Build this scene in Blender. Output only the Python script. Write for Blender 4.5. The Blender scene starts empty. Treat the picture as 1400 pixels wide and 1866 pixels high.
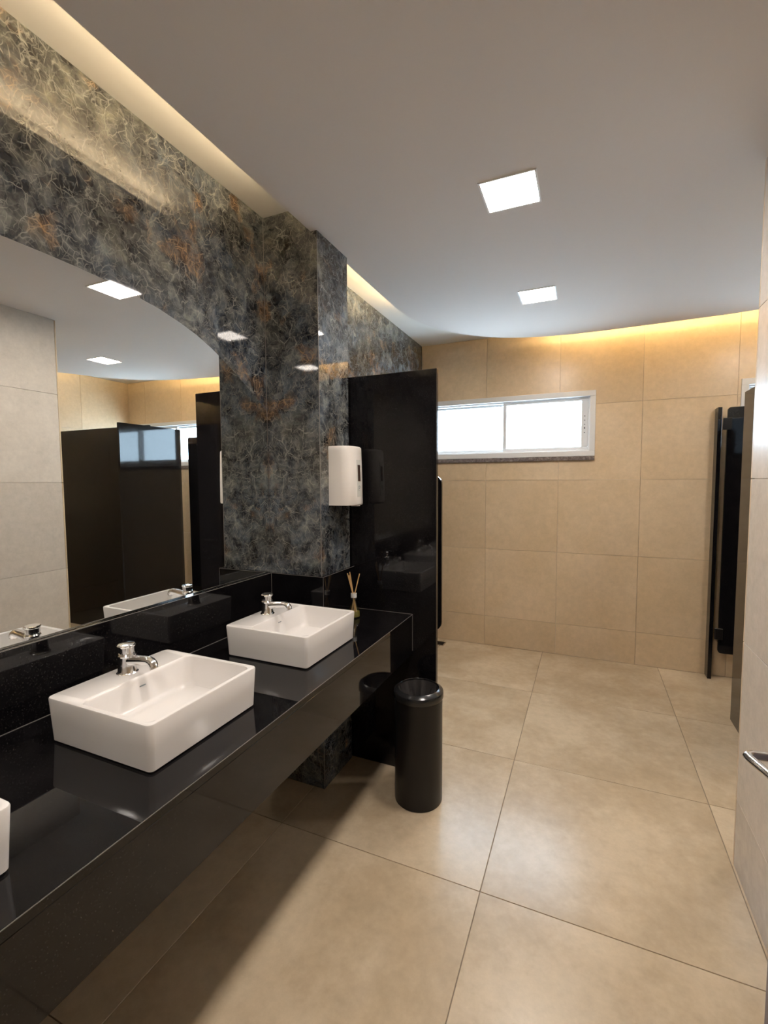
import bpy, bmesh, math, random
from mathutils import Vector, Matrix

random.seed(7)
PI = math.pi
scn = bpy.context.scene
COL = scn.collection

# ------------------------------------------------------------------ camera
CAMZ = 1.548
fw = Vector((-0.39960779, 0.91427822, -0.06639988))
rt = Vector((0.91642666, 0.40016883, -0.00520469))
up = Vector((-0.02181262, 0.06293045, 0.99777952))
cd = bpy.data.cameras.new('camera')
cd.sensor_fit = 'HORIZONTAL'
cd.sensor_width = 36.0
cd.lens = 36.0 * 846.4 / 1400.0
cd.clip_start = 0.02
cam = bpy.data.objects.new('camera', cd)
COL.objects.link(cam)
cam.matrix_world = Matrix(((rt.x, up.x, -fw.x, 0), (rt.y, up.y, -fw.y, 0), (rt.z, up.z, -fw.z, CAMZ), (0, 0, 0, 1)))
scn.camera = cam

# ------------------------------------------------------------------ world, exposure
w = bpy.data.worlds.new('daylight')
scn.world = w
w.use_nodes = True
bg = w.node_tree.nodes['Background']
bg.inputs['Color'].default_value = (0.62, 0.81, 1.0, 1)
bg.inputs['Strength'].default_value = 15.0
scn.view_settings.view_transform = 'Standard'
scn.view_settings.look = 'None'
scn.view_settings.gamma = 1.0
scn.view_settings.use_curve_mapping = False
scn.view_settings.exposure = 0.40

LAMP = (1.0, 0.91, 0.82)
LAMP_S = 88.0
LED = (1.0, 0.76, 0.40)
LED_S = 105.0

# ------------------------------------------------------------------ materials
def mat(name):
    m = bpy.data.materials.new(name)
    m.use_nodes = True
    return m, m.node_tree.nodes, m.node_tree.links, m.node_tree.nodes['Principled BSDF']

def simple(name, col, rough=0.5, metal=0.0, ior=1.5, coat=0.0, noise=0.0):
    m, N, L, b = mat(name)
    b.inputs['Base Color'].default_value = (*col, 1)
    b.inputs['Roughness'].default_value = rough
    b.inputs['Metallic'].default_value = metal
    b.inputs['IOR'].default_value = ior
    if coat:
        b.inputs['Coat Weight'].default_value = coat
        b.inputs['Coat Roughness'].default_value = 0.03
    if noise:
        g = N.new('ShaderNodeNewGeometry')
        n = N.new('ShaderNodeTexNoise'); n.inputs['Scale'].default_value = 60; n.inputs['Detail'].default_value = 4
        L.new(g.outputs['Position'], n.inputs['Vector'])
        bp = N.new('ShaderNodeBump'); bp.inputs['Strength'].default_value = noise; bp.inputs['Distance'].default_value = 0.002
        L.new(n.outputs['Fac'], bp.inputs['Height']); L.new(bp.outputs['Normal'], b.inputs['Normal'])
    return m

def emit(name, col, s):
    m, N, L, b = mat(name)
    b.inputs['Base Color'].default_value = (0.8, 0.8, 0.8, 1)
    b.inputs['Emission Color'].default_value = (*col, 1)
    b.inputs['Emission Strength'].default_value = s
    return m

def ramp(N, stops):
    r = N.new('ShaderNodeValToRGB')
    e = r.color_ramp.elements
    e[0].position, e[0].color = stops[0][0], (*stops[0][1], 1)
    e[1].position, e[1].color = stops[-1][0], (*stops[-1][1], 1)
    for p, c in stops[1:-1]:
        x = e.new(p); x.color = (*c, 1)
    return r

def mixc(N, L, fac, a, b, mode='MIX'):
    m = N.new('ShaderNodeMix'); m.data_type = 'RGBA'; m.blend_type = mode
    for s, v in ((0, fac), (6, a), (7, b)):
        if isinstance(v, (int, float)): m.inputs[s].default_value = v
        elif isinstance(v, tuple): m.inputs[s].default_value = (*v, 1)
        else: L.new(v, m.inputs[s])
    return m.outputs[2]

def pos(N, L, scale=(1, 1, 1), rot=(0, 0, 0), loc=(0, 0, 0)):
    g = N.new('ShaderNodeNewGeometry')
    mp = N.new('ShaderNodeMapping')
    mp.inputs['Scale'].default_value = scale; mp.inputs['Rotation'].default_value = rot; mp.inputs['Location'].default_value = loc
    L.new(g.outputs['Position'], mp.inputs['Vector'])
    return mp.outputs[0]

def noise(N, L, vec, scale, detail=4, rough=0.55, dist=0.0):
    n = N.new('ShaderNodeTexNoise')
    n.inputs['Scale'].default_value = scale; n.inputs['Detail'].default_value = detail
    n.inputs['Roughness'].default_value = rough; n.inputs['Distortion'].default_value = dist
    L.new(vec, n.inputs['Vector'])
    return n

def math_n(N, L, op, a, b=0.5, clamp=False):
    m = N.new('ShaderNodeMath'); m.operation = op; m.use_clamp = clamp
    for i, v in enumerate((a, b)):
        if isinstance(v, (int, float)): m.inputs[i].default_value = v
        else: L.new(v, m.inputs[i])
    return m.outputs[0]

def marble_mat():
    m, N, L, b = mat('dark_veined_marble')
    v = pos(N, L, rot=(0.35, 0.5, 0.2))
    def warped(vec, scale, amt, det=3):
        wn = noise(N, L, vec, scale, det, 0.55)
        c = N.new('ShaderNodeVectorMath'); c.operation = 'SUBTRACT'
        L.new(wn.outputs['Color'], c.inputs[0]); c.inputs[1].default_value = (0.5, 0.5, 0.5)
        a_ = N.new('ShaderNodeVectorMath'); a_.operation = 'MULTIPLY_ADD'
        L.new(c.outputs[0], a_.inputs[0]); a_.inputs[1].default_value = (amt,) * 3; L.new(vec, a_.inputs[2])
        return a_.outputs[0]
    w1 = warped(v, 4.0, 0.10)
    w2 = warped(w1, 16.0, 0.045)
    # broken angular clasts in slate, charcoal and olive grey
    c1 = noise(N, L, w2, 9.0, 7, 0.68)
    base = ramp(N, [(0.30, (0.010, 0.010, 0.012)), (0.43, (0.026, 0.028, 0.032)), (0.52, (0.058, 0.063, 0.068)),
                    (0.62, (0.115, 0.12, 0.118)), (0.75, (0.20, 0.20, 0.185))])
    L.new(c1.outputs['Fac'], base.inputs[0])
    vo = N.new('ShaderNodeTexVoronoi'); vo.feature = 'F1'; vo.inputs['Scale'].default_value = 15.0
    L.new(w2, vo.inputs['Vector'])
    cell = ramp(N, [(0.1, (0.42, 0.43, 0.46)), (0.5, (0.95, 0.96, 0.98)), (0.9, (1.6, 1.6, 1.5))])
    sx = N.new('ShaderNodeSeparateColor'); L.new(vo.outputs['Color'], sx.inputs[0]); L.new(sx.outputs[0], cell.inputs[0])
    col = mixc(N, L, 0.75, base.outputs[0], cell.outputs[0], 'MULTIPLY')
    c2 = noise(N, L, v, 2.6, 4, 0.6)
    rb = ramp(N, [(0.40, (0.84, 0.97, 1.18)), (0.62, (1.16, 1.06, 0.86))]); L.new(c2.outputs['Fac'], rb.inputs[0])
    col = mixc(N, L, 1.0, col, rb.outputs[0], 'MULTIPLY')
    # thin pale threads: edges of stretched cells and stretched ridges, in several directions
    def mask(scale, lo, hi, vec):
        br = noise(N, L, vec, scale, 3, 0.6)
        q = ramp(N, [(lo, (0, 0, 0)), (hi, (1, 1, 1))]); L.new(br.outputs['Fac'], q.inputs[0])
        return q.outputs[0]
    def threads(scale, wd, rot, st, seed, lo, hi, src):
        mp = N.new('ShaderNodeMapping'); mp.inputs['Location'].default_value = (seed, seed * 0.7, seed * 1.3)
        mp.inputs['Rotation'].default_value = rot; mp.inputs['Scale'].default_value = st
        L.new(src, mp.inputs['Vector'])
        vv = N.new('ShaderNodeTexVoronoi'); vv.feature = 'DISTANCE_TO_EDGE'; vv.inputs['Scale'].default_value = scale
        L.new(mp.outputs[0], vv.inputs['Vector'])
        q = ramp(N, [(0.0, (1, 1, 1)), (wd, (0, 0, 0))]); L.new(vv.outputs['Distance'], q.inputs[0])
        return math_n(N, L, 'MULTIPLY', q.outputs[0], mask(scale * 0.9, lo, hi, mp.outputs[0]))
    vs = None
    w3 = warped(v, 11.0, 0.075, 2)
    for sc, wd, rot, st, sd, k, lo, hi, src in (
            (10, 0.020, (0.7, 0.2, 0.4), (1, 1, 0.55), 1.0, 0.85, 0.50, 0.58, w2),
            (16, 0.030, (-0.6, 0.9, 0.1), (1, 1, 0.5), 4.0, 0.80, 0.50, 0.60, w3),
            (22, 0.034, (0.2, -0.5, 0.9), (1, 0.6, 1), 8.0, 0.75, 0.48, 0.60, w2),
            (34, 0.050, (1.3, 0.3, -0.4), (1, 1, 0.5), 13.0, 0.60, 0.46, 0.60, w3),
            (50, 0.070, (0.1, 0.1, 0.7), (1, 0.7, 1), 19.0, 0.45, 0.45, 0.60, w2)):
        x_ = math_n(N, L, 'MULTIPLY', threads(sc, wd, rot, st, sd, lo, hi, src), k)
        vs = x_ if vs is None else math_n(N, L, 'MAXIMUM', vs, x_)
    hz = mask(24.0, 0.48, 0.80, w2)
    col = mixc(N, L, math_n(N, L, 'MULTIPLY', hz, 0.45), col, (0.26, 0.26, 0.24))
    col = mixc(N, L, math_n(N, L, 'MULTIPLY', vs, 0.8), col, (0.36, 0.355, 0.32))
    # ochre and rust spots
    r3 = mask(5.0, 0.58, 0.66, w2)
    f3 = math_n(N, L, 'MULTIPLY', r3, math_n(N, L, 'ADD', math_n(N, L, 'MULTIPLY', vs, 0.7), 0.12))
    col = mixc(N, L, f3, col, (0.40, 0.19, 0.04))
    L.new(col, b.inputs['Base Color'])
    b.inputs['Roughness'].default_value = 0.035
    b.inputs['IOR'].default_value = 1.68
    return m

def granite_mat(name='black_granite', rough=0.05):
    m, N, L, b = mat(name)
    v = pos(N, L)
    n1 = noise(N, L, v, 260, 2, 0.6)
    r1 = ramp(N, [(0.60, (0, 0, 0)), (0.78, (1, 1, 1))]); L.new(n1.outputs['Fac'], r1.inputs[0])
    n2 = noise(N, L, v, 14, 5, 0.6)
    base = ramp(N, [(0.35, (0.0030, 0.0028, 0.0035)), (0.7, (0.0075, 0.0068, 0.0078))]); L.new(n2.outputs['Fac'], base.inputs[0])
    col = mixc(N, L, r1.outputs[0], base.outputs[0], (0.035, 0.030, 0.026))
    L.new(col, b.inputs['Base Color'])
    b.inputs['Roughness'].default_value = rough
    b.inputs['IOR'].default_value = 1.45
    return m

def tile_mat(name, a, bb, c, rough, scale=1.0, strength=0.05):
    m, N, L, b = mat(name)
    oi = N.new('ShaderNodeObjectInfo')
    g = N.new('ShaderNodeNewGeometry')
    ad = N.new('ShaderNodeVectorMath'); ad.operation = 'MULTIPLY_ADD'
    cmb = N.new('ShaderNodeCombineXYZ')
    for i in range(3): L.new(oi.outputs['Random'], cmb.inputs[i])
    L.new(cmb.outputs[0], ad.inputs[0]); ad.inputs[1].default_value = (17, 23, 31); L.new(g.outputs['Position'], ad.inputs[2])
    n1 = noise(N, L, ad.outputs[0], 2.2 * scale, 7, 0.6, 0.0)
    mr = N.new('ShaderNodeMapRange'); mr.interpolation_type = 'SMOOTHERSTEP'
    mr.inputs['From Min'].default_value = 0.25; mr.inputs['From Max'].default_value = 0.75
    L.new(n1.outputs['Fac'], mr.inputs['Value'])
    base_c = mixc(N, L, mr.outputs[0], a, c)
    n2 = noise(N, L, ad.outputs[0], 22 * scale, 6, 0.7)
    sp = ramp(N, [(0.3, (0.90, 0.90, 0.90)), (0.7, (1.06, 1.06, 1.06))]); L.new(n2.outputs['Fac'], sp.inputs[0])
    col = mixc(N, L, 1.0, base_c, sp.outputs[0], 'MULTIPLY')
    rv = ramp(N, [(0.0, (0.96, 0.955, 0.95)), (1.0, (1.04, 1.04, 1.04))]); L.new(oi.outputs['Random'], rv.inputs[0])
    col = mixc(N, L, 1.0, col, rv.outputs[0], 'MULTIPLY')
    L.new(col, b.inputs['Base Color'])
    b.inputs['Roughness'].default_value = rough
    bp = N.new('ShaderNodeBump'); bp.inputs['Strength'].default_value = strength; bp.inputs['Distance'].default_value = 0.002
    L.new(n2.outputs['Fac'], bp.inputs['Height']); L.new(bp.outputs['Normal'], b.inputs['Normal'])
    return m

M = {}
M['marble'] = marble_mat()
M['granite'] = granite_mat()
M['granite_top'] = granite_mat('black_granite_counter', 0.018)
M['wall_tile'] = tile_mat('beige_wall_tile', (0.60, 0.455, 0.29), (0.62, 0.475, 0.31), (0.655, 0.51, 0.345), 0.30, 1.0)
M['floor_tile'] = tile_mat('beige_floor_tile', (0.46, 0.355, 0.235), (0.575, 0.475, 0.35), (0.59, 0.48, 0.345), 0.26, 1.0)
M['wall_tile_lit'] = tile_mat('beige_wall_tile_lit', (0.60, 0.525, 0.445), (0.62, 0.545, 0.465), (0.645, 0.57, 0.49), 0.27, 1.0)  # same beige tile, with the window sheen put into a paler, neutral colour
M['grout_wall'] = simple('wall_grout', (0.60, 0.53, 0.44), 0.8, noise=0.2)
M['grout_floor'] = simple('floor_grout', (0.24, 0.19, 0.14), 0.8, noise=0.2)
M['paint'] = simple('ceiling_paint', (0.71, 0.65, 0.60), 0.85, noise=0.06)
M['paint_up'] = simple('cove_paint', (0.74, 0.70, 0.64), 0.85, noise=0.06)
M['porcelain'] = simple('white_porcelain', (0.78, 0.755, 0.74), 0.15, ior=1.5)
M['chrome'] = simple('chrome', (0.90, 0.90, 0.91), 0.13, 1.0)
M['steel'] = simple('brushed_steel', (0.62, 0.60, 0.58), 0.22, 1.0)
M['mirror'] = simple('mirror_silver', (0.86, 0.88, 0.87), 0.0, 1.0)
M['mirror_edge'] = simple('mirror_edge', (0.10, 0.12, 0.11), 0.15)
M['white_plastic'] = simple('white_plastic', (0.80, 0.76, 0.72), 0.30)
M['white_metal'] = simple('white_aluminium', (0.68, 0.67, 0.66), 0.35)
M['black_metal'] = simple('black_painted_metal', (0.007, 0.0062, 0.0065), 0.33, ior=1.4)
M['black_rim'] = simple('black_satin_rim', (0.014, 0.014, 0.015), 0.18)
M['bag'] = simple('black_plastic_bag', (0.035, 0.032, 0.032), 0.24)
M['dark'] = simple('dark_slot', (0.05, 0.028, 0.02), 0.3)
M['grey_print'] = simple('grey_print', (0.18, 0.22, 0.24), 0.5)
M['label_face'] = simple('pale_panel', (0.66, 0.66, 0.62), 0.35)
M['reed'] = simple('reed_wood', (0.62, 0.38, 0.16), 0.7, noise=0.2)
M['door_white'] = simple('grey_door_laminate', (0.16, 0.14, 0.15), 0.4)
M['pale_joint'] = simple('pale_joint', (0.17, 0.155, 0.145), 0.5)
M['silicone'] = simple('grey_joint', (0.20, 0.18, 0.17), 0.5)
M['lamp'] = emit('lamp_diffuser', LAMP, LAMP_S)
M['led'] = emit('led_strip', LED, LED_S)
M['led_soft'] = emit('led_strip_soft', (1.0, 0.82, 0.55), LED_S * 0.45)

def sill_mat():
    m, N, L, b = mat('grey_brown_granite')
    v = pos(N, L)
    n = noise(N, L, v, 45, 5, 0.7, 0.5)
    r = ramp(N, [(0.3, (0.05, 0.04, 0.04)), (0.5, (0.16, 0.13, 0.12)), (0.7, (0.34, 0.29, 0.27))]); L.new(n.outputs['Fac'], r.inputs[0])
    L.new(r.outputs[0], b.inputs['Base Color']); b.inputs['Roughness'].default_value = 0.2
    return m
M['sill'] = sill_mat()

def glass_mat(name, tint, ior=1.5):
    m, N, L, b = mat(name)
    out = N['Material Output'] if 'Material Output' in N else None
    N.remove(b)
    t = N.new('ShaderNodeBsdfTransparent'); t.inputs[0].default_value = (*tint, 1)
    g = N.new('ShaderNodeBsdfGlossy'); g.inputs['Roughness'].default_value = 0.0
    f = N.new('ShaderNodeFresnel'); f.inputs[0].default_value = ior
    mx = N.new('ShaderNodeMixShader')
    gm = N.new('ShaderNodeNewGeometry')
    front = math_n(N, L, 'SUBTRACT', 1.0, gm.outputs['Backfacing'])
    L.new(math_n(N, L, 'MULTIPLY', f.outputs[0], front), mx.inputs[0]); L.new(t.outputs[0], mx.inputs[1]); L.new(g.outputs[0], mx.inputs[2])
    L.new(mx.outputs[0], out.inputs['Surface'])
    return m
M['glass'] = glass_mat('window_glass', (0.97, 0.98, 0.98))
M['bottle_glass'] = glass_mat('bottle_glass', (0.86, 0.86, 0.80), 2.0)
M['oil'] = simple('fragrance_oil', (0.30, 0.26, 0.07), 0.1)

# ------------------------------------------------------------------ helpers
def link(o, parent=None, loc=None):
    COL.objects.link(o)
    if parent is not None: o.parent = parent
    return o

def obj(name, bm, m, parent=None, smooth=False):
    me = bpy.data.meshes.new(name)
    bm.normal_update()
    bm.to_mesh(me); bm.free()
    mats = m if isinstance(m, (list, tuple)) else [m]
    for x in mats: me.materials.append(x)
    if smooth:
        for p in me.polygons: p.use_smooth = True
        try: me.set_sharp_from_angle(angle=math.radians(35))
        except Exception: pass
    o = bpy.data.objects.new(name, me)
    link(o, parent)
    if parent is not None: o.matrix_parent_inverse = Matrix.Translation(-parent_loc(parent))
    return o

def parent_loc(p):
    v = Vector((0, 0, 0))
    while p is not None:
        if p.parent is None: v += p.location
        p = p.parent
    return v

def tag(o, label, cat, group=None, kind=None):
    if label: o['label'] = label
    if cat: o['category'] = cat
    if group: o['group'] = group
    if kind: o['kind'] = kind
    return o

def thing(name, label, cat, loc, group=None):
    o = bpy.data.objects.new(name, None)
    o.empty_display_size = 0.05
    link(o); o.location = loc
    return tag(o, label, cat, group)

def add_box(bm, x0, x1, y0, y1, z0, z1, bev=0.0, seg=1):
    vs = [bm.verts.new(p) for p in ((x0, y0, z0), (x1, y0, z0), (x1, y1, z0), (x0, y1, z0), (x0, y0, z1), (x1, y0, z1), (x1, y1, z1), (x0, y1, z1))]
    fs = [bm.faces.new([vs[i] for i in f]) for f in ((3, 2, 1, 0), (4, 5, 6, 7), (0, 1, 5, 4), (1, 2, 6, 5), (2, 3, 7, 6), (3, 0, 4, 7))]
    if bev:
        es = {e for f in fs for e in f.edges}
        bmesh.ops.bevel(bm, geom=list(es), offset=bev, segments=seg, affect='EDGES', profile=0.5)
    return bm

def box(x0, x1, y0, y1, z0, z1, bev=0.0, seg=1):
    return add_box(bmesh.new(), x0, x1, y0, y1, z0, z1, bev, seg)

def add_lathe(bm, prof, c, n=48, axis='Z', close_top=True):
    """prof: list of (r, h). rotates about axis through c"""
    rings = []
    for r, h in prof:
        ring = []
        if r < 1e-6:
            p = (0, 0, h)
            ring = [bm.verts.new(_ax(p, c, axis))]
        else:
            for i in range(n):
                a = 2 * PI * i / n
                ring.append(bm.verts.new(_ax((r * math.cos(a), r * math.sin(a), h), c, axis)))
        rings.append(ring)
    for a, b in zip(rings, rings[1:]):
        if len(a) == 1 and len(b) == 1: continue
        for i in range(n):
            j = (i + 1) % n
            if len(a) == 1: bm.faces.new((a[0], b[j], b[i]))
            elif len(b) == 1: bm.faces.new((a[i], a[j], b[0]))
            else: bm.faces.new((a[i], a[j], b[j], b[i]))
    return bm

def _ax(p, c, axis):
    x, y, z = p
    if axis == 'X': x, y, z = z, x, y
    if axis == 'Y': x, y, z = y, z, x
    return (c[0] + x, c[1] + y, c[2] + z)

def add_tube(bm, pts, r, n=14, caps=True):
    pts = [Vector(p) for p in pts]
    rr = r if isinstance(r, (list, tuple)) else [r] * len(pts)
    rings = []
    ref = Vector((0, 0, 1))
    t0 = (pts[1] - pts[0]).normalized()
    if abs(t0.dot(ref)) > 0.95: ref = Vector((1, 0, 0))
    u = (ref - t0 * ref.dot(t0)).normalized()
    for i, p in enumerate(pts):
        if i == 0: t = pts[1] - pts[0]
        elif i == len(pts) - 1: t = pts[-1] - pts[-2]
        else: t = (pts[i + 1] - p).normalized() + (p - pts[i - 1]).normalized()
        t.normalize()
        u = (u - t * u.dot(t)).normalized()
        v = t.cross(u)
        rings.append([bm.verts.new(p + (u * math.cos(2 * PI * k / n) + v * math.sin(2 * PI * k / n)) * rr[i]) for k in range(n)])
    for a, b in zip(rings, rings[1:]):
        for k in range(n):
            j = (k + 1) % n
            bm.faces.new((a[k], a[j], b[j], b[k]))
    if caps:
        bm.faces.new(list(reversed(rings[0]))); bm.faces.new(rings[-1])
    return bm

def prism(pts, h0, h1, axis='Z', bev=0.0):
    """extrude a 2D outline. axis Z: pts (x,y); axis X: pts (y,z); axis Y: pts (x,z)"""
    bm = bmesh.new()
    def P(p, h):
        if axis == 'Z': return (p[0], p[1], h)
        if axis == 'X': return (h, p[0], p[1])
        return (p[0], h, p[1])
    a = [bm.verts.new(P(p, h0)) for p in pts]
    b = [bm.verts.new(P(p, h1)) for p in pts]
    n = len(pts)
    bm.faces.new(a); bm.faces.new(list(reversed(b)))
    for i in range(n):
        j = (i + 1) % n
        bm.faces.new((a[i], b[i], b[j], a[j]))
    bmesh.ops.recalc_face_normals(bm, faces=bm.faces)
    if bev:
        es = [e for e in bm.edges if e.calc_face_angle(0) > 0.9]
        bmesh.ops.bevel(bm, geom=es, offset=bev, segments=1, affect='EDGES')
    return bm

def struct(name, bm, m, parent=None, label=None, smooth=False):
    o = obj(name, bm, m, parent, smooth)
    if parent is None: o['kind'] = 'structure'
    if label: o['label'] = label
    return o

def rounded_rect(x0, x1, y0, y1, r, n=6, r_each=None):
    pts = []
    rs = r_each or [r] * 4
    for k, (cx, cy, a0, q) in enumerate(((x1, y1, 0, (-1, -1)), (x0, y1, PI / 2, (1, -1)), (x0, y0, PI, (1, 1)), (x1, y0, 1.5 * PI, (-1, 1)))):
        rk = max(rs[k], 1e-5)
        c = (cx + q[0] * rk, cy + q[1] * rk)
        if rs[k] < 1e-4: pts.append((cx, cy)); continue
        for i in range(n + 1):
            a = a0 + PI / 2 * i / n
            pts.append((c[0] + rk * math.cos(a), c[1] + rk * math.sin(a)))
    return pts

# ------------------------------------------------------------------ key dimensions (metres)
XM = -1.483      # mirror / left wall face
XC = -0.820      # counter front
ZC = 0.854       # counter top
YP = 2.241       # black panel front face
XCOL = -1.178    # column side face
YC1, YC2 = 1.932, 2.228
YB = 4.329       # back wall face
ZS = 2.715       # dropped ceiling underside
ZU = 2.837       # upper ceiling
XR = 0.574       # right wall face
YR = 2.197       # right wall far end
XRR = 2.59       # far right stall wall
YN = -1.3        # wall behind the camera
XFR = 2.59

# ------------------------------------------------------------------ floor
floor = struct('floor', box(XM - 0.1, XFR + 0.1, YN - 0.1, YB + 0.1, -0.12, -0.004), M['grout_floor'])
gx0, gy0, gp = -0.337, 3.464, 0.903
tile_cache = {}
def tile_obj(x0, x1, y0, y1, z0, z1, m, parent, bev=0.0008, name='tile'):
    w_, d_, h_ = round(x1 - x0, 4), round(y1 - y0, 4), round(z1 - z0, 4)
    key = (w_, d_, h_, m.name, name)
    if key not in tile_cache:
        bm = box(-w_ / 2, w_ / 2, -d_ / 2, d_ / 2, -h_ / 2, h_ / 2, bev)
        me = bpy.data.meshes.new(name); bm.normal_update(); bm.to_mesh(me); bm.free(); me.materials.append(m)
        tile_cache[key] = me
    o = bpy.data.objects.new(name, tile_cache[key])
    link(o, parent)
    o.matrix_parent_inverse = Matrix.Translation(-parent_loc(parent))
    o.location = ((x0 + x1) / 2, (y0 + y1) / 2, (z0 + z1) / 2)
    return o

xs = [gx0 + gp * i for i in range(-2, 5)]
ys = [gy0 + gp * i for i in range(-6, 2)]
J = 0.0016
for i in range(len(xs) - 1):
    for j in range(len(ys) - 1):
        x0, x1 = max(xs[i], XM - 0.02), min(xs[i + 1], XFR)
        y0, y1 = max(ys[j], YN), min(ys[j + 1], YB)
        if x1 - x0 < 0.02 or y1 - y0 < 0.02: continue
        tile_obj(x0 + J, x1 - J, y0 + J, y1 - J, -0.010, 0.0, M['floor_tile'], floor)

# floor drain by the back wall
t = thing('floor_drain', 'small dark floor drain at the foot of the back wall beyond the black partition', 'drain', (-1.26, 4.20, 0.0))
bm = bmesh.new()
add_box(bm, -1.315, -1.205, 4.13, 4.14, 0.0, 0.004); add_box(bm, -1.315, -1.205, 4.23, 4.24, 0.0, 0.004)
add_box(bm, -1.315, -1.305, 4.14, 4.23, 0.0, 0.004); add_box(bm, -1.215, -1.205, 4.14, 4.23, 0.0, 0.004)
obj('drain_frame', bm, M['steel'], t)
bm = bmesh.new()
for k in range(6): add_box(bm, -1.304, -1.216, 4.143 + k * 0.015, 4.150 + k * 0.015, 0.0, 0.003)
obj('grate', bm, M['black_metal'], t)

# ------------------------------------------------------------------ ceiling
upper = struct('ceiling', box(XM - 0.1, XFR + 0.1, YN - 0.1, YB + 0.1, ZU, ZU + 0.12), M['paint_up'])
outline = [(-1.212, YN), (-1.212, 2.75), (-1.211, 3.0), (-1.195, 3.19), (-1.15, 3.362), (-1.075, 3.534), (-0.990, 3.66), (-0.914, 3.756),
           (-0.80, 3.865), (-0.67, 3.955), (-0.52, 4.02), (-0.35, 4.07), (-0.15, 4.10), (0.1, 4.105), (0.46, 4.095), (0.9, 4.075), (1.25, 4.02), (1.57, 3.93),
           (1.79, 3.80), (1.95, 3.63), (2.08, 3.42), (2.20, 3.20), (2.26, 2.9), (2.28, 2.6), (2.28, YN)]
LX0, LX1 = -0.416, -0.206
LIGHTS = [(LX0, LX1, 1.905, 2.118, 'square recessed ceiling light, the larger and nearer of the two glowing above the walkway'),
          (LX0, LX1, 3.055, 3.27, 'square recessed ceiling light, the smaller and farther of the two glowing above the walkway'),
          (LX0, LX1, 0.755, 0.968, 'square recessed ceiling light over the walkway, nearest the camera'),
          (LX0, LX1, -0.395, -0.182, 'added square recessed ceiling light behind the camera, unseen, continuing the row to brighten the near ceiling'),  # unseen lamp added to the row to lift the near ceiling
          (1.205, 1.415, 2.99, 3.20, 'square recessed ceiling light above the stalls, seen only in the mirror')]
def curve_plate(name, outer, holes, z0, z1, m, parent):
    cu = bpy.data.curves.new(name, 'CURVE'); cu.dimensions = '2D'; cu.fill_mode = 'BOTH'
    for pts in [outer] + holes:
        s = cu.splines.new('POLY'); s.points.add(len(pts) - 1)
        for p, q in zip(s.points, pts): p.co = (q[0], q[1], 0, 1)
        s.use_cyclic_u = True
    cu.extrude = (z1 - z0) / 2
    tmp = bpy.data.objects.new(name, cu); COL.objects.link(tmp)
    dg = bpy.context.evaluated_depsgraph_get()
    me = bpy.data.meshes.new_from_object(tmp.evaluated_get(dg))
    bpy.data.objects.remove(tmp)
    me.materials.clear(); me.materials.append(m)
    for p in me.polygons: p.material_index = 0
    me.transform(Matrix.Translation((0, 0, (z0 + z1) / 2)))
    o = bpy.data.objects.new(name, me); link(o, parent)
    return o
holes = [[(a, c), (b, c), (b, d), (a, d)] for a, b, c, d, _ in LIGHTS]
slab = curve_plate('ceiling_slab', outline, holes, ZS, ZS + 0.028, M['paint'], upper)
# upright boards closing the cove behind the light strip
inner = [(max(x + 0.22, -0.99) if x < 0 else x, y) for x, y in outline]
def offset_path(pts, d):
    out = []
    for i, p in enumerate(pts):
        a = Vector(pts[max(i - 1, 0)]); b = Vector(pts[min(i + 1, len(pts) - 1)])
        t_ = (b - a).normalized(); n_ = Vector((t_.y, -t_.x))
        out.append((p[0] + n_.x * d, p[1] + n_.y * d))
    return out
def ribbon(path, w_, z0, z1):
    a = offset_path(path, 0.0); b = offset_path(path, w_)
    bm = bmesh.new()
    n = len(a)
    V = [[bm.verts.new((p[0], p[1], z)) for p in q] for q, z in ((a, z0), (b, z0), (b, z1), (a, z1))]
    for i in range(n - 1):
        for k in range(4):
            l = (k + 1) % 4
            bm.faces.new((V[k][i], V[l][i], V[l][i + 1], V[k][i + 1]))
    bm.faces.new([V[k][0] for k in range(4)]); bm.faces.new([V[k][-1] for k in reversed(range(4))])
    bmesh.ops.recalc_face_normals(bm, faces=bm.faces)
    return bm
board = obj('cove_board', ribbon(offset_path(outline, 0.085), 0.012, ZS + 0.028, ZU), M['paint_up'], upper)
# LED strips lying on the slab
def led(path, label, m='led'):
    t = thing('led_strip', label, 'light', (path[0][0], path[0][1], ZS + 0.028), 'cove light strips above the dropped ceiling')
    obj('strip', ribbon(path, 0.012, ZS + 0.0285, ZS + 0.036), M[m], t)
off = offset_path(outline, 0.055)
led([(-1.157, -0.9), (-1.157, 1.655)], 'warm light strip hidden in the ceiling cove above the mirror wall, before the column', 'led_soft')
led([p for p in ([(-1.157, 2.26), (-1.157, 2.75)] + off[2:4])], 'warm light strip hidden in the ceiling cove beyond the marble column')
led(off[11:19], 'warm light strip hidden in the ceiling cove along the back wall')
led(off[20:25], 'warm light strip hidden in the ceiling cove at the far right over the stalls')

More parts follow.
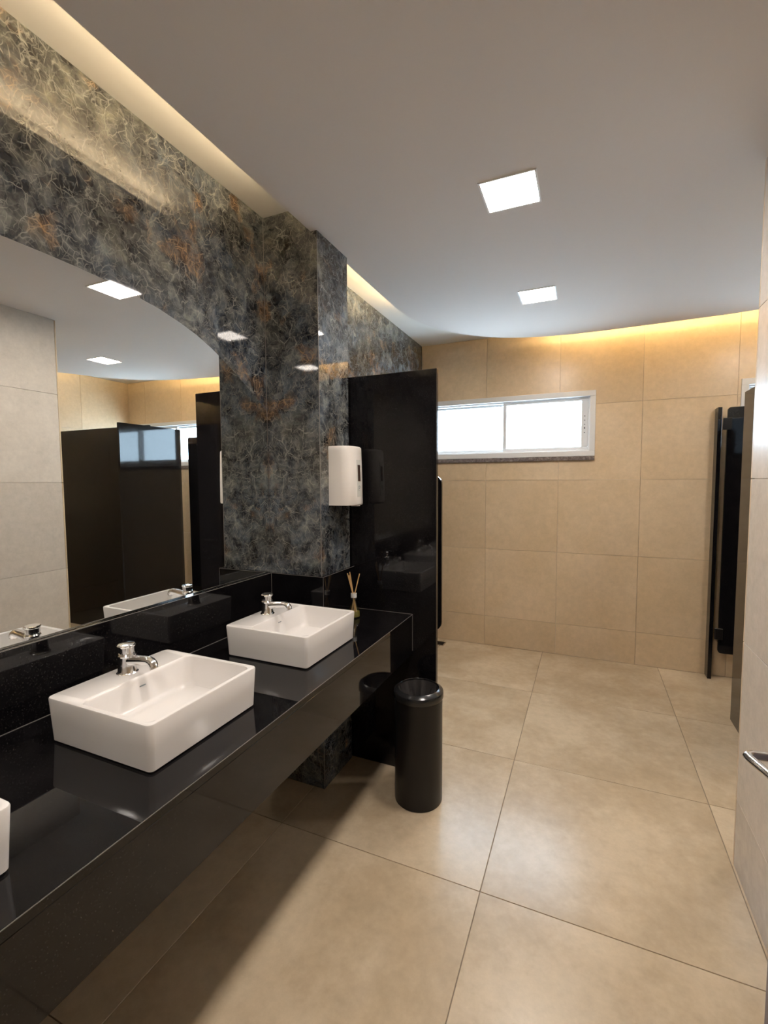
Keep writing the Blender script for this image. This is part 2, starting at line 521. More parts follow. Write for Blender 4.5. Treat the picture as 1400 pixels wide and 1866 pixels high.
for i, (a, b, c, d, lab) in enumerate(LIGHTS):
    t = thing('ceiling_light', lab, 'ceiling light', ((a + b) / 2, (c + d) / 2, ZS))
    bm = bmesh.new()
    f_ = 0.006
    zt = ZS + 0.045
    for (x0, x1, y0, y1) in ((a - f_, a + 0.002, c - f_, d + f_), (b - 0.002, b + f_, c - f_, d + f_), (a, b, c - f_, c + 0.002), (a, b, d - 0.002, d + f_)):
        add_box(bm, x0, x1, y0, y1, ZS - 0.003, ZS - 0.0002)
    for (x0, x1, y0, y1) in ((a, a + 0.002, c, d), (b - 0.002, b, c, d), (a, b, c, c + 0.002), (a, b, d - 0.002, d)):
        add_box(bm, x0, x1, y0, y1, ZS - 0.001, zt)
    obj('frame', bm, M['white_plastic'], t)
    obj('diffuser', box(a + 0.003, b - 0.003, c + 0.003, d - 0.003, ZS + 0.006, ZS + 0.016, 0.001), M['lamp'], t)

# ------------------------------------------------------------------ walls
# left wall: marble slabs on a core
wl = struct('wall_left', box(XM - 0.14, XM - 0.02, YN, YB + 0.1, 0, ZU), M['grout_wall'])
def arch_z(y):
    pts = ARCH
    for (y0, z0), (y1, z1) in zip(pts, pts[1:]):
        if y0 <= y <= y1:
            return z0 + (z1 - z0) * (y - y0) / (y1 - y0)
    return pts[-1][1]
# mirror top outline, from pixel measurements on the wall plane, symmetric about y = 0.9
half = [(0.0, 2.224), (0.10, 2.223), (0.20, 2.219), (0.30, 2.208), (0.40, 2.195), (0.50, 2.173), (0.58, 2.150), (0.66, 2.118), (0.73, 2.083), (0.80, 2.045), (0.87, 2.003), (0.94, 1.960), (1.0, 1.918), (1.026, 1.899)]
ARCH = [(0.9 - d, z) for d, z in reversed(half)] + [(0.9 + d, z) for d, z in half[1:]]
ZBS = 1.085
def slab_piece(y0, y1, z0=0.0, z1=ZU, zcut=None):
    """marble slab on the left wall; zcut = cut away below the arch (mirror recess is not cut, mirror lies proud)"""
    return box(XM - 0.02, XM - 0.002, y0 + 0.0008, y1 - 0.0008, z0 + 0.0008, z1 - 0.0005, 0.0006)
for y0, y1 in ((YN, -0.9), (-0.9, 0.3), (0.3, 1.49), (1.49, YC1), (YC1, YC2), (YC2, 3.43), (3.43, YB)):
    obj('marble_slab', slab_piece(y0, y1), M['marble'], wl)

# column
colm = struct('wall_column', box(XM - 0.002, XCOL - 0.02, YC1 + 0.02, YC2 - 0.02, 0, ZU - 0.002), M['grout_wall'], label='marble-clad column projecting from the mirror wall')
obj('marble_slab', box(XM - 0.002, XCOL - 0.0009, YC1, YC1 + 0.02, 0.0, ZS - 0.0005 + 0.12, 0.0006), M['marble'], colm)
obj('marble_slab', box(XCOL - 0.02, XCOL, YC1 + 0.0006, YC2 - 0.0006, 0.0, ZS - 0.0005, 0.0006), M['marble'], colm)
obj('marble_slab', box(XM - 0.002, XCOL - 0.0009, YC2 - 0.02, YC2, 0.0, ZU - 0.002, 0.0006), M['marble'], colm)
obj('corner_joint', box(XCOL - 0.0024, XCOL + 0.0004, YC1 - 0.0004, YC1 + 0.0024, 0.0, ZS - 0.0005), M['pale_joint'], colm)
obj('corner_joint', box(XM - 0.002, XM + 0.0006, YC1 - 0.0020, YC1 - 0.0004, ZBS, ZU - 0.001), M['pale_joint'], colm)

# back wall with tiles and two window openings
WZ0, WZ1 = 1.752, 2.300
WINS = [(-1.440, 0.053), (1.047, 2.54)]
def wall_cells(core_bm, lo, hi, z1):
    pass
wb = bmesh.new()
F = 0.055
ops = [(a + 0.02, b - 0.02, WZ0 + 0.02, WZ1 - 0.02) for a, b in WINS]
xcuts = [XM - 0.1, ops[0][0], ops[0][1], ops[1][0], ops[1][1], XFR + 0.1]
for i in range(5):
    for (z0, z1) in ((0, ops[0][2]), (ops[0][2], ops[0][3]), (ops[0][3], ZU)):
        if i in (1, 3) and z0 == ops[0][2]: continue
        add_box(wb, xcuts[i], xcuts[i + 1], YB + 0.009, YB + 0.16, z0, z1)
wback = struct('wall_back', wb, M['grout_wall'])
def clipped_tile(axis_fn, u0, u1, v0, v1, holes_, parent, m):
    """one tile (u,v rectangle) minus window rectangles, as one mesh of bevelled cells"""
    us = sorted({u0, u1} | {h for H_ in holes_ for h in H_[:2] if u0 < h < u1})
    vs = sorted({v0, v1} | {h for H_ in holes_ for h in H_[2:] if v0 < h < v1})
    keep = []
    for a, b in zip(us, us[1:]):
        for c, d in zip(vs, vs[1:]):
            cu, cv = (a + b) / 2, (c + d) / 2
            if any(h[0] < cu < h[1] and h[2] < cv < h[3] for h in holes_): continue
            keep.append((a, b, c, d))
    if not keep: return
    bm = bmesh.new()
    bev = 0.0007 if len(keep) == 1 else 0
    for a, b, c, d in keep:
        add_box(bm, *axis_fn(a, b, c, d), bev)
    obj('tile', bm, m, parent)
TX, TZ = 0.629, 0.636
zrow = [0.0] + [0.278 + TZ * i for i in range(5)]
zrow[-1] = ZU
xcol_ = [XM] + [-0.860 + TX * i for i in range(6)] + [XFR]
for i in range(len(xcol_) - 1):
    for j in range(len(zrow) - 1):
        clipped_tile(lambda a, b, c, d: (a, b, YB, YB + 0.010, c, d), xcol_[i] + 0.001, xcol_[i + 1] - 0.001, zrow[j] + 0.001, zrow[j + 1] - 0.001,
                     ops, wback, M['wall_tile'])

# windows
def window(idx, x0, x1, label):
    fr = bmesh.new()
    T = 0.052
    y0, y1 = YB - 0.014, YB + 0.02
    def casing(bm, xa, xb, za, zb, t_, ya, yb, bev=0.002):
        add_box(bm, xa, xb, ya, yb, zb - t_, zb, bev); add_box(bm, xa, xb, ya, yb, za, za + t_, bev)
        add_box(bm, xa, xa + t_, ya, yb, za + t_, zb - t_, bev); add_box(bm, xb - t_, xb, ya, yb, za + t_, zb - t_, bev)
    casing(fr, x0, x1, WZ0, WZ1, T - 0.006, y0, y1)
    wn = struct('window_%d' % idx, fr, M['white_metal'], label=label)
    # fixed outer track frame, set back
    fr = bmesh.new(); casing(fr, x0 + 0.042, x1 - 0.042, WZ0 + 0.042, WZ1 - 0.042, 0.016, YB + 0.02, YB + 0.12)
    obj('track_frame', fr, M['white_metal'], wn)
    mid = x0 + 0.052 + (x1 - x0 - 0.104) * 0.5
    a, b, c, d = x0 + 0.058, x1 - 0.058, WZ0 + 0.058, WZ1 - 0.058
    for k, (xa, xb, ya) in enumerate(((a, mid + 0.012, YB + 0.070), (mid - 0.022, b, YB + 0.030))):
        s = bmesh.new(); th = 0.030
        add_box(s, xa, xb, ya, ya + 0.026, d - 0.018, d, 0.002); add_box(s, xa, xb, ya, ya + 0.026, c, c + 0.024, 0.002)
        wr = 0.052 if k == 1 else th
        add_box(s, xa, xa + th, ya, ya + 0.026, c + 0.024, d - 0.018, 0.002); add_box(s, xb - wr, xb, ya, ya + 0.026, c + 0.024, d - 0.018, 0.002)
        sash = obj('sash', s, M['white_metal'], wn)
        obj('pane', box(xa + th - 0.004, xb - wr + 0.004, ya + 0.011, ya + 0.015, c + 0.02, d - 0.014), M['glass'], sash)
        if k == 1:
            l = bmesh.new()
            for q in range(5): add_box(l, xb - 0.030, xb - 0.022, ya - 0.003, ya, c + 0.14 + q * 0.035, c + 0.146 + q * 0.035 + (0.008 if q == 1 else 0))
            obj('latch', l, M['black_metal'], sash)
    # granite sill
    tz = WZ0
    obj('window_sill', box(x0 + 0.0, x1 - 0.002, YB - 0.020, YB + 0.02, tz - 0.036, tz - 0.0005, 0.002), M['sill'], wn)
    return wn
window(1, *WINS[0], 'wide white-framed sliding window high on the back wall')
window(2, *WINS[1], 'second white-framed window high on the back wall above the stalls')

# right wall (partition) and its far end, stall side wall
def tiled_wall_x(name, xf, th, y0, y1, z1, ycuts, m=M['wall_tile'], side=-1, label=None):
    """wall with a tiled face looking to side*X"""
    x0, x1 = (xf + 0.009, xf + th) if side < 0 else (xf - th, xf - 0.009)
    s = struct(name, box(x0, x1, y0, y1, 0, z1), M['grout_wall'], label=label)
    zs_ = [z for z in zrow if z < z1 - 0.02] + [z1]
    for a, b in zip(ycuts, ycuts[1:]):
        for c, d in zip(zs_, zs_[1:]):
            obj('tile', box(min(xf, xf - side * 0.010), max(xf, xf - side * 0.010), a + 0.001, b - 0.001, c + 0.001, d - 0.001, 0.0007), m, s)
    return s
wr = tiled_wall_x('wall_right', XR, 0.14, 1.25, YR - 0.010, ZS - 0.0005, [1.25, 1.568, YR - 0.0105], M['wall_tile_lit'])
for c, d in zip([z for z in zrow if z < ZS - .02], [z for z in zrow[1:] if z < ZS - .02] + [ZS]):
    obj('tile', box(XR, 1.20, YR - 0.010, YR, c + 0.001, d - 0.002, 0.0007), M['wall_tile'], wr)
struct('wall_stall', box(XR + 0.142, XFR, YR - 0.13, YR - 0.011, 0, ZS - 0.0005), M['grout_wall'])
struct('wall_far_right', box(XFR + 0.009, XFR + 0.14, YN, YB + 0.009, 0, ZU - 0.0005), M['grout_wall'])
far = bpy.data.objects['wall_far_right']
for a, b in zip([YR, 2.44, 3.07, 3.70], [2.44, 3.07, 3.70, YB]):
    for c, d in zip(zrow, zrow[1:]):
        obj('tile', box(XFR, XFR + 0.010, a + 0.001, b - 0.001, c + 0.001, d - 0.001, 0.0007), M['wall_tile'], far)
struct('wall_entrance', box(XM - 0.1, XFR + 0.1, YN - 0.14, YN - 0.001, 0, ZU - 0.0005), simple('entrance_wall_paint', (0.50, 0.44, 0.37), 0.6))

# ------------------------------------------------------------------ mirror
bm = bmesh.new()
mt = thing('wall_mirror', 'wide frameless mirror with an arched top on the marble wall behind the basins', 'mirror', (XM, 0.9, ZBS))
ptsm = [(ARCH[0][0], ZBS + 0.001), (YC1 - 0.002, ZBS + 0.001)] + [(y, z) for y, z in reversed(ARCH)]
pl = prism(ptsm, XM - 0.0005, XM + 0.0012, 'X')
obj('mirror_backing', prism(ptsm, XM - 0.0018, XM - 0.0004, 'X'), M['mirror_edge'], mt)
obj('silvered_glass', pl, M['mirror'], mt)

# ------------------------------------------------------------------ vanity counter
YV0 = -1.2
vt = thing('vanity_counter', 'long glossy black granite vanity counter with deep front apron and backsplash', 'counter', (XC, 1.0, ZC))
obj('countertop', prism([(XM + 0.0005, YV0), (XC, YV0), (XC, YP - 0.001), (XCOL + 0.0006, YP - 0.001), (XCOL + 0.0006, YC1 - 0.0006), (XM + 0.0005, YC1 - 0.0006)], ZC - 0.022, ZC, 'Z', 0.0014), M['granite_top'], vt)
obj('apron', box(XC - 0.020, XC - 0.0004, YV0, YP - 0.001, 0.644, ZC - 0.0223, 0.001), M['granite'], vt)
obj('backsplash', box(XM + 0.002, XM + 0.020, YV0, YC1 - 0.0205, ZC + 0.0003, ZBS, 0.0012), M['granite'], vt)
obj('backsplash', box(XM + 0.002, XCOL + 0.0192, YC1 - 0.020, YC1 - 0.0006, ZC + 0.0003, ZBS, 0.0012), M['granite'], vt)
obj('backsplash', box(XCOL + 0.0005, XCOL + 0.020, YC1 - 0.0195, YP - 0.002, ZC + 0.0003, ZBS, 0.0012), M['granite'], vt)
E_ = 0.0012
def joint(x0, x1, y0, y1, z0, z1): obj('edge_joint', box(x0, x1, y0, y1, z0, z1), M['pale_joint'], vt)
joint(XC - 0.0012, XC + 0.0004, YV0, YP - 0.001, ZC - 0.0018, ZC - 0.0004)
joint(XCOL + 0.0192, XCOL + 0.0204, YC1 - 0.0202, YC1 - 0.0190, ZC + 0.001, ZBS)
joint(XCOL + 0.001, XC, YP - 0.0022, YP - 0.0006, ZC - 0.0005, ZC + 0.0012)
joint(XC - 0.0004, XC + 0.0010, YP - 0.0022, YP - 0.0008, 0.66, ZC)
joint(XM + 0.0195, XM + 0.0210, YC1 - 0.0215, YC1 - 0.0200, ZC + 0.001, ZBS)
joint(XM + 0.018, XM + 0.0202, YV0, YC1 - 0.0205, ZBS - 0.0006, ZBS + 0.0008)
joint(XM + 0.020, XCOL + 0.0192, YC1 - 0.0204, YC1 - 0.0190, ZBS - 0.0006, ZBS + 0.0008)
joint(XCOL + 0.0188, XCOL + 0.0204, YC1 - 0.0190, YP - 0.002, ZBS - 0.0006, ZBS + 0.0008)
obj('silicone_joint', box(XM + 0.0202, XM + 0.0222, YV0, YC1 - 0.0205, ZC + 0.0001, ZC + 0.0015), M['silicone'], vt)

# ------------------------------------------------------------------ black granite partition panels
def panel(name, bm, label, cat='partition', loc=(0, 0, 0), group=None):
    o = obj(name, bm, M['granite'])
    tag(o, label, cat, group)
    return o
panel('granite_partition', box(XM + 0.0005, -0.692, YP, YP + 0.028, 0.0005, 2.102, 0.0018),
      'tall glossy black granite partition at the end of the vanity counter, behind the waste bin')
# rounded urinal divider beyond
o = obj('urinal_divider', prism(rounded_rect(XM + 0.0005, -0.947, 0.46, 1.585, 0.06, 6, [0.06, 0, 0, 0.06]), 3.19, 3.215, 'Y', 0.0015), M['granite'])
tag(o, 'rounded black granite divider barely showing past the edge of the tall partition', 'divider')
# stall fronts on the right
dv = thing('stall_front_panel', 'black granite panel standing between the two stall doors, cut off by the right wall', 'partition', (0.9, 3.2, 0.0))
obj('panel', prism([(0.880, 2.89), (0.905, 2.89), (0.905, 3.585), (0.890, 3.585), (0.880, 3.555)], 0.0005, 2.085, 'Z', 0.0012), M['granite'], dv)
obj('door_stop', box(0.9055, 0.925, 3.545, 3.572, 0.0005, 2.080, 0.001), M['granite'], dv)
panel('granite_partition', box(0.9265, XRR - 0.0005, 3.235, 3.262, 0.0005, 2.10, 0.0018),
      'black granite partition between the two stalls, seen in the mirror left of the blue reflection')
pt = thing('stall_jamb', 'narrow black granite jamb fixed upright to the back wall beside the open stall door', 'jamb', (0.90, YB, 0.0))
obj('jamb_post', box(0.889, 0.915, 4.232, YB - 0.0005, 0.0005, 2.088, 0.0015), M['granite'], pt)
dr = thing('stall_door', 'black stall door standing open against the back wall, hung clear of the floor', 'door', (0.93, 4.215, 0.22))
obj('door_leaf', prism(rounded_rect(0.944, 1.44, 0.222, 2.080, 0.02, 5, [0.02, 0.02, 0.02, 0.02]), 4.203, 4.228, 'Y', 0.001), M['granite'], dr)
bm = box(0.9155, 0.968, 4.186, 4.2025, 1.915, 2.000, 0.002)
h1 = obj('hinge', bm, M['black_metal'], dr)
bm = box(0.9155, 0.968, 4.186, 4.2025, 0.33, 0.415, 0.002)
obj('hinge', bm, M['black_metal'], dr)
panel('stall_jamb', box(0.889, 0.915, YR + 0.0005, 2.295, 0.0005, 2.088, 0.0015), 'black granite jamb of the near stall, hidden behind the end of the right wall', 'jamb')

# toilet in the near stall (shows faintly in the polished partition)
tt = thing('toilet', 'white close-coupled toilet inside the near stall, seen only as a faint reflection', 'toilet', (1.75, 2.21, 0.0))
bm = bmesh.new()
n = 28
def oval(cx, cy, rx, ry, z):
    return [bm.verts.new((cx + rx * math.cos(2 * PI * k / n), cy + ry * math.sin(2 * PI * k / n), z)) for k in range(n)]
rings = [oval(1.75, 2.45, 0.12, 0.19, 0.0005), oval(1.75, 2.45, 0.11, 0.18, 0.14), oval(1.75, 2.50, 0.15, 0.24, 0.30), oval(1.75, 2.52, 0.18, 0.27, 0.39), oval(1.75, 2.52, 0.18, 0.27, 0.40),
         oval(1.75, 2.53, 0.13, 0.20, 0.40), oval(1.75, 2.53, 0.10, 0.15, 0.30), oval(1.75, 2.50, 0.04, 0.06, 0.22)]
for a, b in zip(rings, rings[1:]):
    for k in range(n): bm.faces.new((a[k], a[(k + 1) % n], b[(k + 1) % n], b[k]))
bm.faces.new(list(reversed(rings[0]))); bm.faces.new(rings[-1])
obj('bowl', bm, M['porcelain'], tt, True)
obj('tank', box(1.57, 1.93, YR + 0.003, 2.37, 0.40, 0.76, 0.02, 3), M['porcelain'], tt, True)
obj('tank_lid', box(1.56, 1.94, YR + 0.002, 2.38, 0.7605, 0.79, 0.008, 2), M['porcelain'], tt, True)

# ------------------------------------------------------------------ basins
BX0, BX1 = -1.311, -0.925
BL, BP, BY = 0.389, 0.668, 0.74
BH = 0.979
def ring_rect(bm, x0, x1, y0, y1, z, r, n=5):
    return [bm.verts.new((p[0], p[1], z)) for p in rounded_rect(x0, x1, y0, y1, r, n)]
def bridge(bm, a, b):
    for k in range(len(a)):
        j = (k + 1) % len(a)
        bm.faces.new((a[k], a[j], b[j], b[k]))
def basin_bm():
    bm = bmesh.new()
    X0, X1, Y0, Y1 = BX0, BX1, 0.0, BL
    z0 = ZC + 0.003
    R = []
    R.append(ring_rect(bm, X0 + 0.010, X1 - 0.010, Y0 + 0.010, Y1 - 0.010, z0, 0.010))
    R.append(ring_rect(bm, X0 + 0.0065, X1 - 0.0065, Y0 + 0.006, Y1 - 0.006, z0 + 0.003, 0.013))
    R.append(ring_rect(bm, X0 + 0.0035, X1 - 0.0035, Y0 + 0.003, Y1 - 0.003, z0 + 0.06, 0.014))
    R.append(ring_rect(bm, X0, X1, Y0, Y1, BH - 0.005, 0.015))
    R.append(ring_rect(bm, X0 + 0.0012, X1 - 0.0012, Y0 + 0.0012, Y1 - 0.0012, BH - 0.0018, 0.015))
    R.append(ring_rect(bm, X0 + 0.0045, X1 - 0.0045, Y0 + 0.0045, Y1 - 0.0045, BH, 0.020))
    IX0, IX1, IY0, IY1 = X0 + 0.112, X1 - 0.011, Y0 + 0.011, Y1 - 0.011
    R.append(ring_rect(bm, IX0, IX1, IY0, IY1, BH, 0.022))
    R.append(ring_rect(bm, IX0 + 0.003, IX1 - 0.003, IY0 + 0.003, IY1 - 0.003, BH - 0.003, 0.024))
    R.append(ring_rect(bm, IX0 + 0.008, IX1 - 0.005, IY0 + 0.007, IY1 - 0.007, BH - 0.03, 0.026))
    R.append(ring_rect(bm, IX0 + 0.018, IX1 - 0.010, IY0 + 0.016, IY1 - 0.016, BH - 0.075, 0.030))
    R.append(ring_rect(bm, IX0 + 0.026, IX1 - 0.016, IY0 + 0.024, IY1 - 0.024, BH - 0.088, 0.032))
    R.append(ring_rect(bm, IX0 + 0.040, IX1 - 0.030, IY0 + 0.040, IY1 - 0.040, BH - 0.094, 0.032))
    cx, cy = (IX0 + IX1) / 2 + 0.0, (IY0 + IY1) / 2
    pr = rounded_rect(IX0 + 0.040, IX1 - 0.030, IY0 + 0.040, IY1 - 0.040, 0.032, 5)
    last = [bm.verts.new((cx + 0.028 * math.cos(a), cy + 0.028 * math.sin(a), BH - 0.098)) for a in
            [math.atan2(p[1] - cy, p[0] - cx) for p in pr]]
    R.append(last)
    for a, b in zip(R, R[1:]): bridge(bm, a, b)
    bm.faces.new(list(reversed(R[0]))); bm.faces.new(R[-1])
    return bm, cx, cy
def faucet_parts(parent, cx, cy, z):
    # body (lathe), base ring, spout, knob
    bm = bmesh.new()
    add_lathe(bm, [(0, 0.0), (0.0300, 0.0), (0.0300, 0.003), (0.0280, 0.005), (0.0262, 0.008), (0.0240, 0.028), (0.0222, 0.046), (0.0220, 0.050), (0.0245, 0.0515), (0.0250, 0.0555), (0.0220, 0.0600), (0, 0.0600)], (cx, cy, z), 40)
    obj('faucet_body', bm, M['chrome'], parent, True)
    bm = bmesh.new()
    add_lathe(bm, [(0, 0.0602), (0.0195, 0.0602), (0.0195, 0.0630), (0.0215, 0.0645), (0.0215, 0.0785), (0.0250, 0.0815), (0.0255, 0.0850), (0.0225, 0.0880), (0, 0.0895)], (cx, cy, z), 40)
    obj('push_knob', bm, M['chrome'], parent, True)
    bm = bmesh.new()
    zz = z + 0.040
    add_tube(bm, [(cx + 0.010, cy, zz), (cx + 0.03, cy, zz + 0.003), (cx + 0.07, cy, zz + 0.008), (cx + 0.092, cy, zz + 0.010), (cx + 0.101, cy, zz + 0.008), (cx + 0.107, cy, zz + 0.003), (cx + 0.111, cy, zz - 0.005)],
             [0.0165, 0.0150, 0.0135, 0.0130, 0.0132, 0.0135, 0.0135], 20)
    obj('spout', bm, M['chrome'], parent, True)
    bm = bmesh.new()
    add_tube(bm, [(cx + 0.1105, cy, zz - 0.0042), (cx + 0.1135, cy, zz - 0.0105)], 0.0115, 20)
    obj('aerator', bm, M['steel'], parent, True)

bbm, bcx, bcy = basin_bm()
bme_o = None
labels = {0: 'rectangular white vessel basin in the middle, complete in view on the black counter',
          1: 'rectangular white vessel basin at the far end of the counter, beside the reed diffuser',
          -1: 'rectangular white vessel basin at the left edge, only its corner in view'}
flabels = {0: 'chrome push tap on the ledge of the middle basin',
           1: 'chrome push tap on the ledge of the far basin below the column'}
def build_basin():
    t = thing('vessel_basin', labels[0], 'basin', ((BX0 + BX1) / 2, BY + BL / 2, ZC), 'white vessel basins on the black counter')
    me = bpy.data.meshes.new('basin_body')
    bmesh.ops.translate(bbm, verts=bbm.verts, vec=(0, BY, 0))
    bmesh.ops.recalc_face_normals(bbm, faces=bbm.faces)
    o = obj('basin_body', bbm, M['porcelain'], t, True)
    f = bmesh.new()
    for v_ in [0]:
        p = rounded_rect(BX0 + 0.022, BX1 - 0.022, BY + 0.020, BY + BL - 0.020, 0.012, 4)
        a = [f.verts.new((x, y, ZC + 0.0003)) for x, y in p]; b = [f.verts.new((x, y, ZC + 0.0028)) for x, y in p]
        bridge(f, a, b); f.faces.new(list(reversed(a))); f.faces.new(b)
    obj('foot_seal', f, M['silicone'], t)
    d = bmesh.new()
    add_lathe(d, [(0.024, BH - 0.0975), (0.024, BH - 0.0955), (0.020, BH - 0.0945), (0.017, BH - 0.096), (0.0, BH - 0.096)], (bcx, BY + bcy, 0), 32)
    obj('drain', d, M['chrome'], t, True)
    # small grey maker's stamp on the inside of the back face
    s = bmesh.new()
    add_box(s, BX0 + 0.1225, BX0 + 0.1232, BY + 0.185, BY + 0.205, BH - 0.030, BH - 0.0265)
    obj('stamp', s, M['grey_print'], t)
    return t
def copy_tree(root, dloc, label):
    r = root.copy(); COL.objects.link(r)
    for ch in list(root.children):
        c = ch.copy(); COL.objects.link(c); c.parent = r
        c.matrix_parent_inverse = ch.matrix_parent_inverse.copy()
    r.location = root.location + Vector(dloc)
    if label: r['label'] = label
    return r
b0 = build_basin()
copy_tree(b0, (0, BP, 0), labels[1])
copy_tree(b0, (0, -BP, 0), labels[-1])
f0 = thing('faucet', flabels[0], 'faucet', (-1.252, BY + 0.196, BH), 'chrome push taps on the basins')
faucet_parts(f0, -1.252, BY + 0.196, BH + 0.0002)
copy_tree(f0, (0, BP, 0), flabels[1])
copy_tree(f0, (0, -BP, 0), 'chrome push tap of the basin cut off at the left edge, outside the frame')

# ------------------------------------------------------------------ soap dispenser
st = thing('soap_dispenser', 'white wall dispenser with a narrow sight window on the side of the marble column', 'dispenser', (XCOL, 2.1, 1.43))
prof = [(XCOL + 0.0005, 2.010), (XCOL + 0.070, 2.011), (XCOL + 0.095, 2.018), (XCOL + 0.113, 2.034), (XCOL + 0.122, 2.058), (XCOL + 0.126, 2.080),
        (XCOL + 0.126, 2.118), (XCOL + 0.122, 2.140), (XCOL + 0.113, 2.163), (XCOL + 0.095, 2.180), (XCOL + 0.070, 2.187), (XCOL + 0.0005, 2.188)]
prof.reverse()
bm = bmesh.new()
levels = [(1.428, 0.97), (1.433, 1.0), (1.56, 0.985), (1.70, 0.94), (1.716, 0.93), (1.722, 0.88)]
rings = []
for z, s in levels:
    rings.append([bm.verts.new((XCOL + 0.0005 + (x - XCOL - 0.0005) * s, 2.099 + (y - 2.099) * (1 if s > .9 else .97), z)) for x, y in prof])
for a, b in zip(rings, rings[1:]): bridge(bm, a, b)
bm.faces.new(list(reversed(rings[0]))); bm.faces.new(rings[-1])
bmesh.ops.recalc_face_normals(bm, faces=bm.faces)
obj('housing', bm, M['white_plastic'], st, True)
xf = XCOL + 0.1275
def fx(z): return XCOL + 0.0005 + 0.1255 * (1.0 + (z - 1.433) * (-0.015 / 0.127) if z < 1.56 else 0.985 - (z - 1.56) * 0.045 / 0.14)
def strip(y0, y1, z0, z1, d, m, name):
    bm = bmesh.new()
    vs = [bm.verts.new((fx(z) + e, y, z)) for (y, z, e) in ((y0, z0, -.002), (y1, z0, -.002), (y1, z1, -.002), (y0, z1, -.002), (y0, z0, d), (y1, z0, d), (y1, z1, d), (y0, z1, d))]
    for f in ((3, 2, 1, 0), (4, 5, 6, 7), (0, 1, 5, 4), (1, 2, 6, 5), (2, 3, 7, 6), (3, 0, 4, 7)): bm.faces.new([vs[i] for i in f])
    bmesh.ops.recalc_face_normals(bm, faces=bm.faces)
    return obj(name, bm, m, st)
strip(2.078, 2.122, 1.470, 1.655, 0.0012, M['label_face'], 'front_plate')
strip(2.088, 2.112, 1.548, 1.630, 0.0020, M['dark'], 'sight_window')
# printed drop-in-hand mark
bm = bmesh.new()
zc_, yc_ = 1.512, 2.10
for k in range(10):
    a0, a1 = 2 * PI * k / 14, 2 * PI * (k + 1) / 14
    x_ = fx(zc_) + 0.0016
    q = [bm.verts.new((x_, yc_ + r * math.cos(a) , zc_ + r * 1.15 * math.sin(a))) for r, a in ((0.009, a0), (0.012, a0), (0.012, a1), (0.009, a1))]
    bm.faces.new(q)
x_ = fx(zc_) + 0.0016
bm.faces.new([bm.verts.new((x_, yc_ + dy, zc_ + dz)) for dy, dz in ((-0.004, -0.002), (0.004, -0.002), (0.001, 0.007))])
obj('printed_mark', bm, M['grey_print'], st)
obj('lock_tab', box(XCOL + 0.085, XCOL + 0.122, 2.085, 2.115, 1.4225, 1.430, 0.001), M['white_plastic'], st)

# ------------------------------------------------------------------ reed diffuser
dt = thing('reed_diffuser', 'small glass reed diffuser with four pale sticks behind the far basin', 'diffuser', (-1.080, 2.080, ZC))
c = (-1.080, 2.080, ZC)
bm = bmesh.new()
add_lathe(bm, [(0, 0.0006), (0.030, 0.0006), (0.0330, 0.005), (0.0325, 0.022), (0.0260, 0.050), (0.0170, 0.078), (0.0130, 0.090), (0.0130, 0.094), (0.0200, 0.096), (0.0200, 0.100), (0.0130, 0.102), (0.0130, 0.118),
               (0.0112, 0.118), (0.0112, 0.092), (0.0152, 0.078), (0.0242, 0.050), (0.0305, 0.022), (0.0308, 0.006), (0, 0.005)], c, 32)
obj('bottle', bm, M['bottle_glass'], dt, True)
bm = bmesh.new()
add_lathe(bm, [(0, 0.0058), (0.0300, 0.0062), (0.0300, 0.022), (0.0285, 0.030), (0, 0.030)], c, 32)
obj('fragrance_oil', bm, M['oil'], dt, True)
bm = bmesh.new()
add_lathe(bm, [(0.0148, 0.103), (0.0148, 0.108), (0.0136, 0.109), (0.0148, 0.110), (0.0148, 0.116), (0.0136, 0.117), (0.0148, 0.118), (0.0148, 0.124), (0.0115, 0.125), (0.0115, 0.1025), (0.0148, 0.103)], c, 32)
obj('neck_ring', bm, M['white_metal'], dt, True)
for (bx, by, tx, ty, tz) in ((0.014, 0.010, -0.030, -0.010, 0.226), (0.010, -0.010, -0.020, -0.004, 0.232), (0.018, -0.004, -0.026, 0.000, 0.214), (-0.014, -0.006, 0.028, 0.012, 0.224)):
    bm = bmesh.new()
    add_tube(bm, [(c[0] + bx, c[1] + by, ZC + 0.010), (c[0] + tx * 0.14, c[1] + ty * 0.14, ZC + 0.118), (c[0] + tx, c[1] + ty, ZC + tz)], 0.0028, 8)
    obj('reed', bm, M['reed'], dt, True)

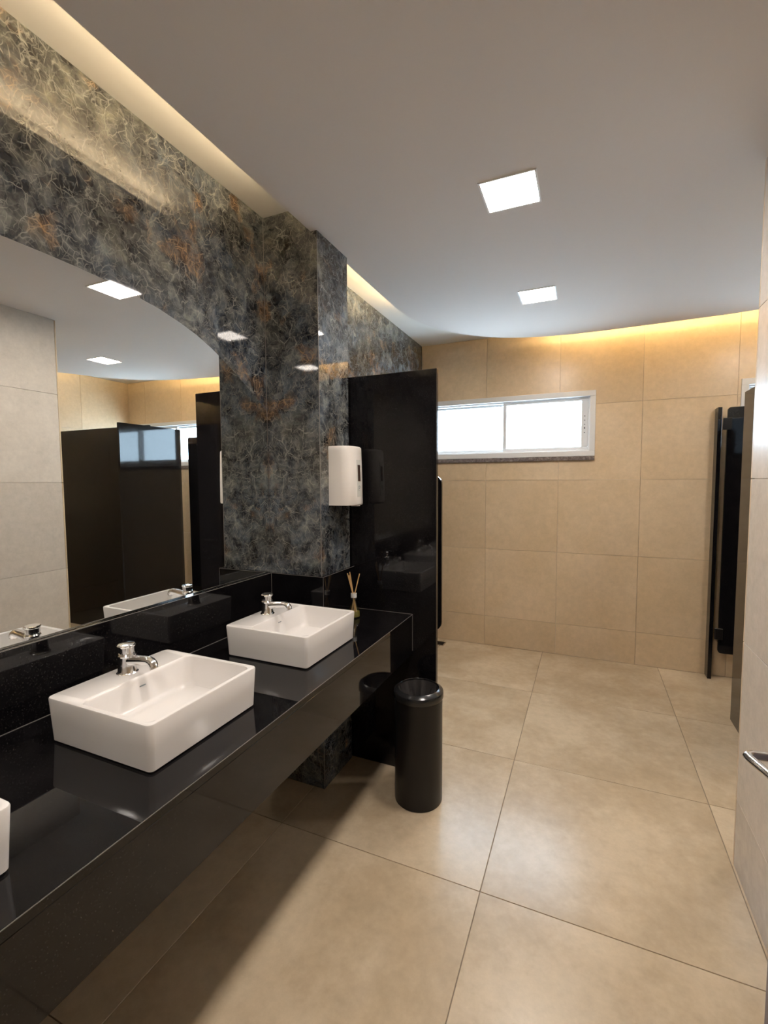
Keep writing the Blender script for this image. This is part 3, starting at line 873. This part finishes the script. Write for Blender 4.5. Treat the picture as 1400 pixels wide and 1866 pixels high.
# ------------------------------------------------------------------ waste bin
BC = (-0.726, 2.066, 0.0)
wt = thing('waste_bin', 'tall cylindrical black waste bin with open rim below the counter end', 'bin', BC)
bm = bmesh.new()
add_lathe(bm, [(0, 0.0006), (0.1125, 0.0006), (0.1145, 0.003), (0.1150, 0.010), (0.1155, 0.520), (0.1130, 0.520), (0.112, 0.012), (0, 0.010)], BC, 72)
obj('bin_body', bm, M['black_metal'], wt, True)
bm = bmesh.new()
add_lathe(bm, [(0.1158, 0.512), (0.1190, 0.5125), (0.1205, 0.516), (0.1205, 0.535), (0.1195, 0.541), (0.1185, 0.544), (0.1010, 0.5565), (0.0990, 0.557), (0.0975, 0.555), (0.0975, 0.530), (0.0990, 0.530), (0.1000, 0.548),
               (0.1145, 0.537), (0.1158, 0.530), (0.1158, 0.512)], BC, 72)
obj('rim_lid', bm, M['black_rim'], wt, True)
bm = bmesh.new()
rings = []
nn = 72
for k, (r, z, amp) in enumerate(((0.0970, 0.548, 0.0), (0.092, 0.530, 0.004), (0.083, 0.505, 0.009), (0.068, 0.475, 0.013), (0.050, 0.448, 0.014), (0.030, 0.43, 0.010), (0.010, 0.42, 0.003))):
    ring = []
    for i in range(nn):
        a = 2 * PI * i / nn
        q = amp * (0.6 * math.sin(a * 11 + 1.3 * math.sin(3 * a)) + 0.4 * math.sin(a * 17 + k * 0.3))
        ring.append(bm.verts.new((BC[0] + (r + q) * math.cos(a), BC[1] + (r + q) * math.sin(a), z + q * 0.4)))
    rings.append(ring)
for a, b in zip(rings, rings[1:]): bridge(bm, b, a)
bm.faces.new(rings[-1])
obj('liner_bag', bm, M['bag'], wt, True)

# ------------------------------------------------------------------ entrance door leaf with lever, far right
dd = struct('door_1', box(0.319, 1.16, 0.965, 1.000, 0.008, 2.10, 0.002), M['door_white'], label='open door leaf showing only as a dark sliver at the right edge')
hd = obj('door_handle', add_tube(bmesh.new(), [(0.345, 1.0005, 0.992), (0.333, 1.035, 0.994), (0.315, 1.075, 0.997), (0.306, 1.094, 0.999), (0.304, 1.101, 1.0), (0.307, 1.106, 1.0), (0.314, 1.109, 1.0), (0.36, 1.114, 1.0), (0.44, 1.118, 1.0)],
                                  0.0085, 18), M['steel'], dd, True)
hd['label'] = 'brushed steel lever handle at the right edge'
bm = bmesh.new(); add_lathe(bm, [(0, 0.0005), (0.026, 0.0005), (0.026, 0.008), (0.022, 0.010), (0, 0.010)], (0.350, 1.000, 0.992), 32, 'Y')
obj('rose', bm, M['steel'], dd, True)
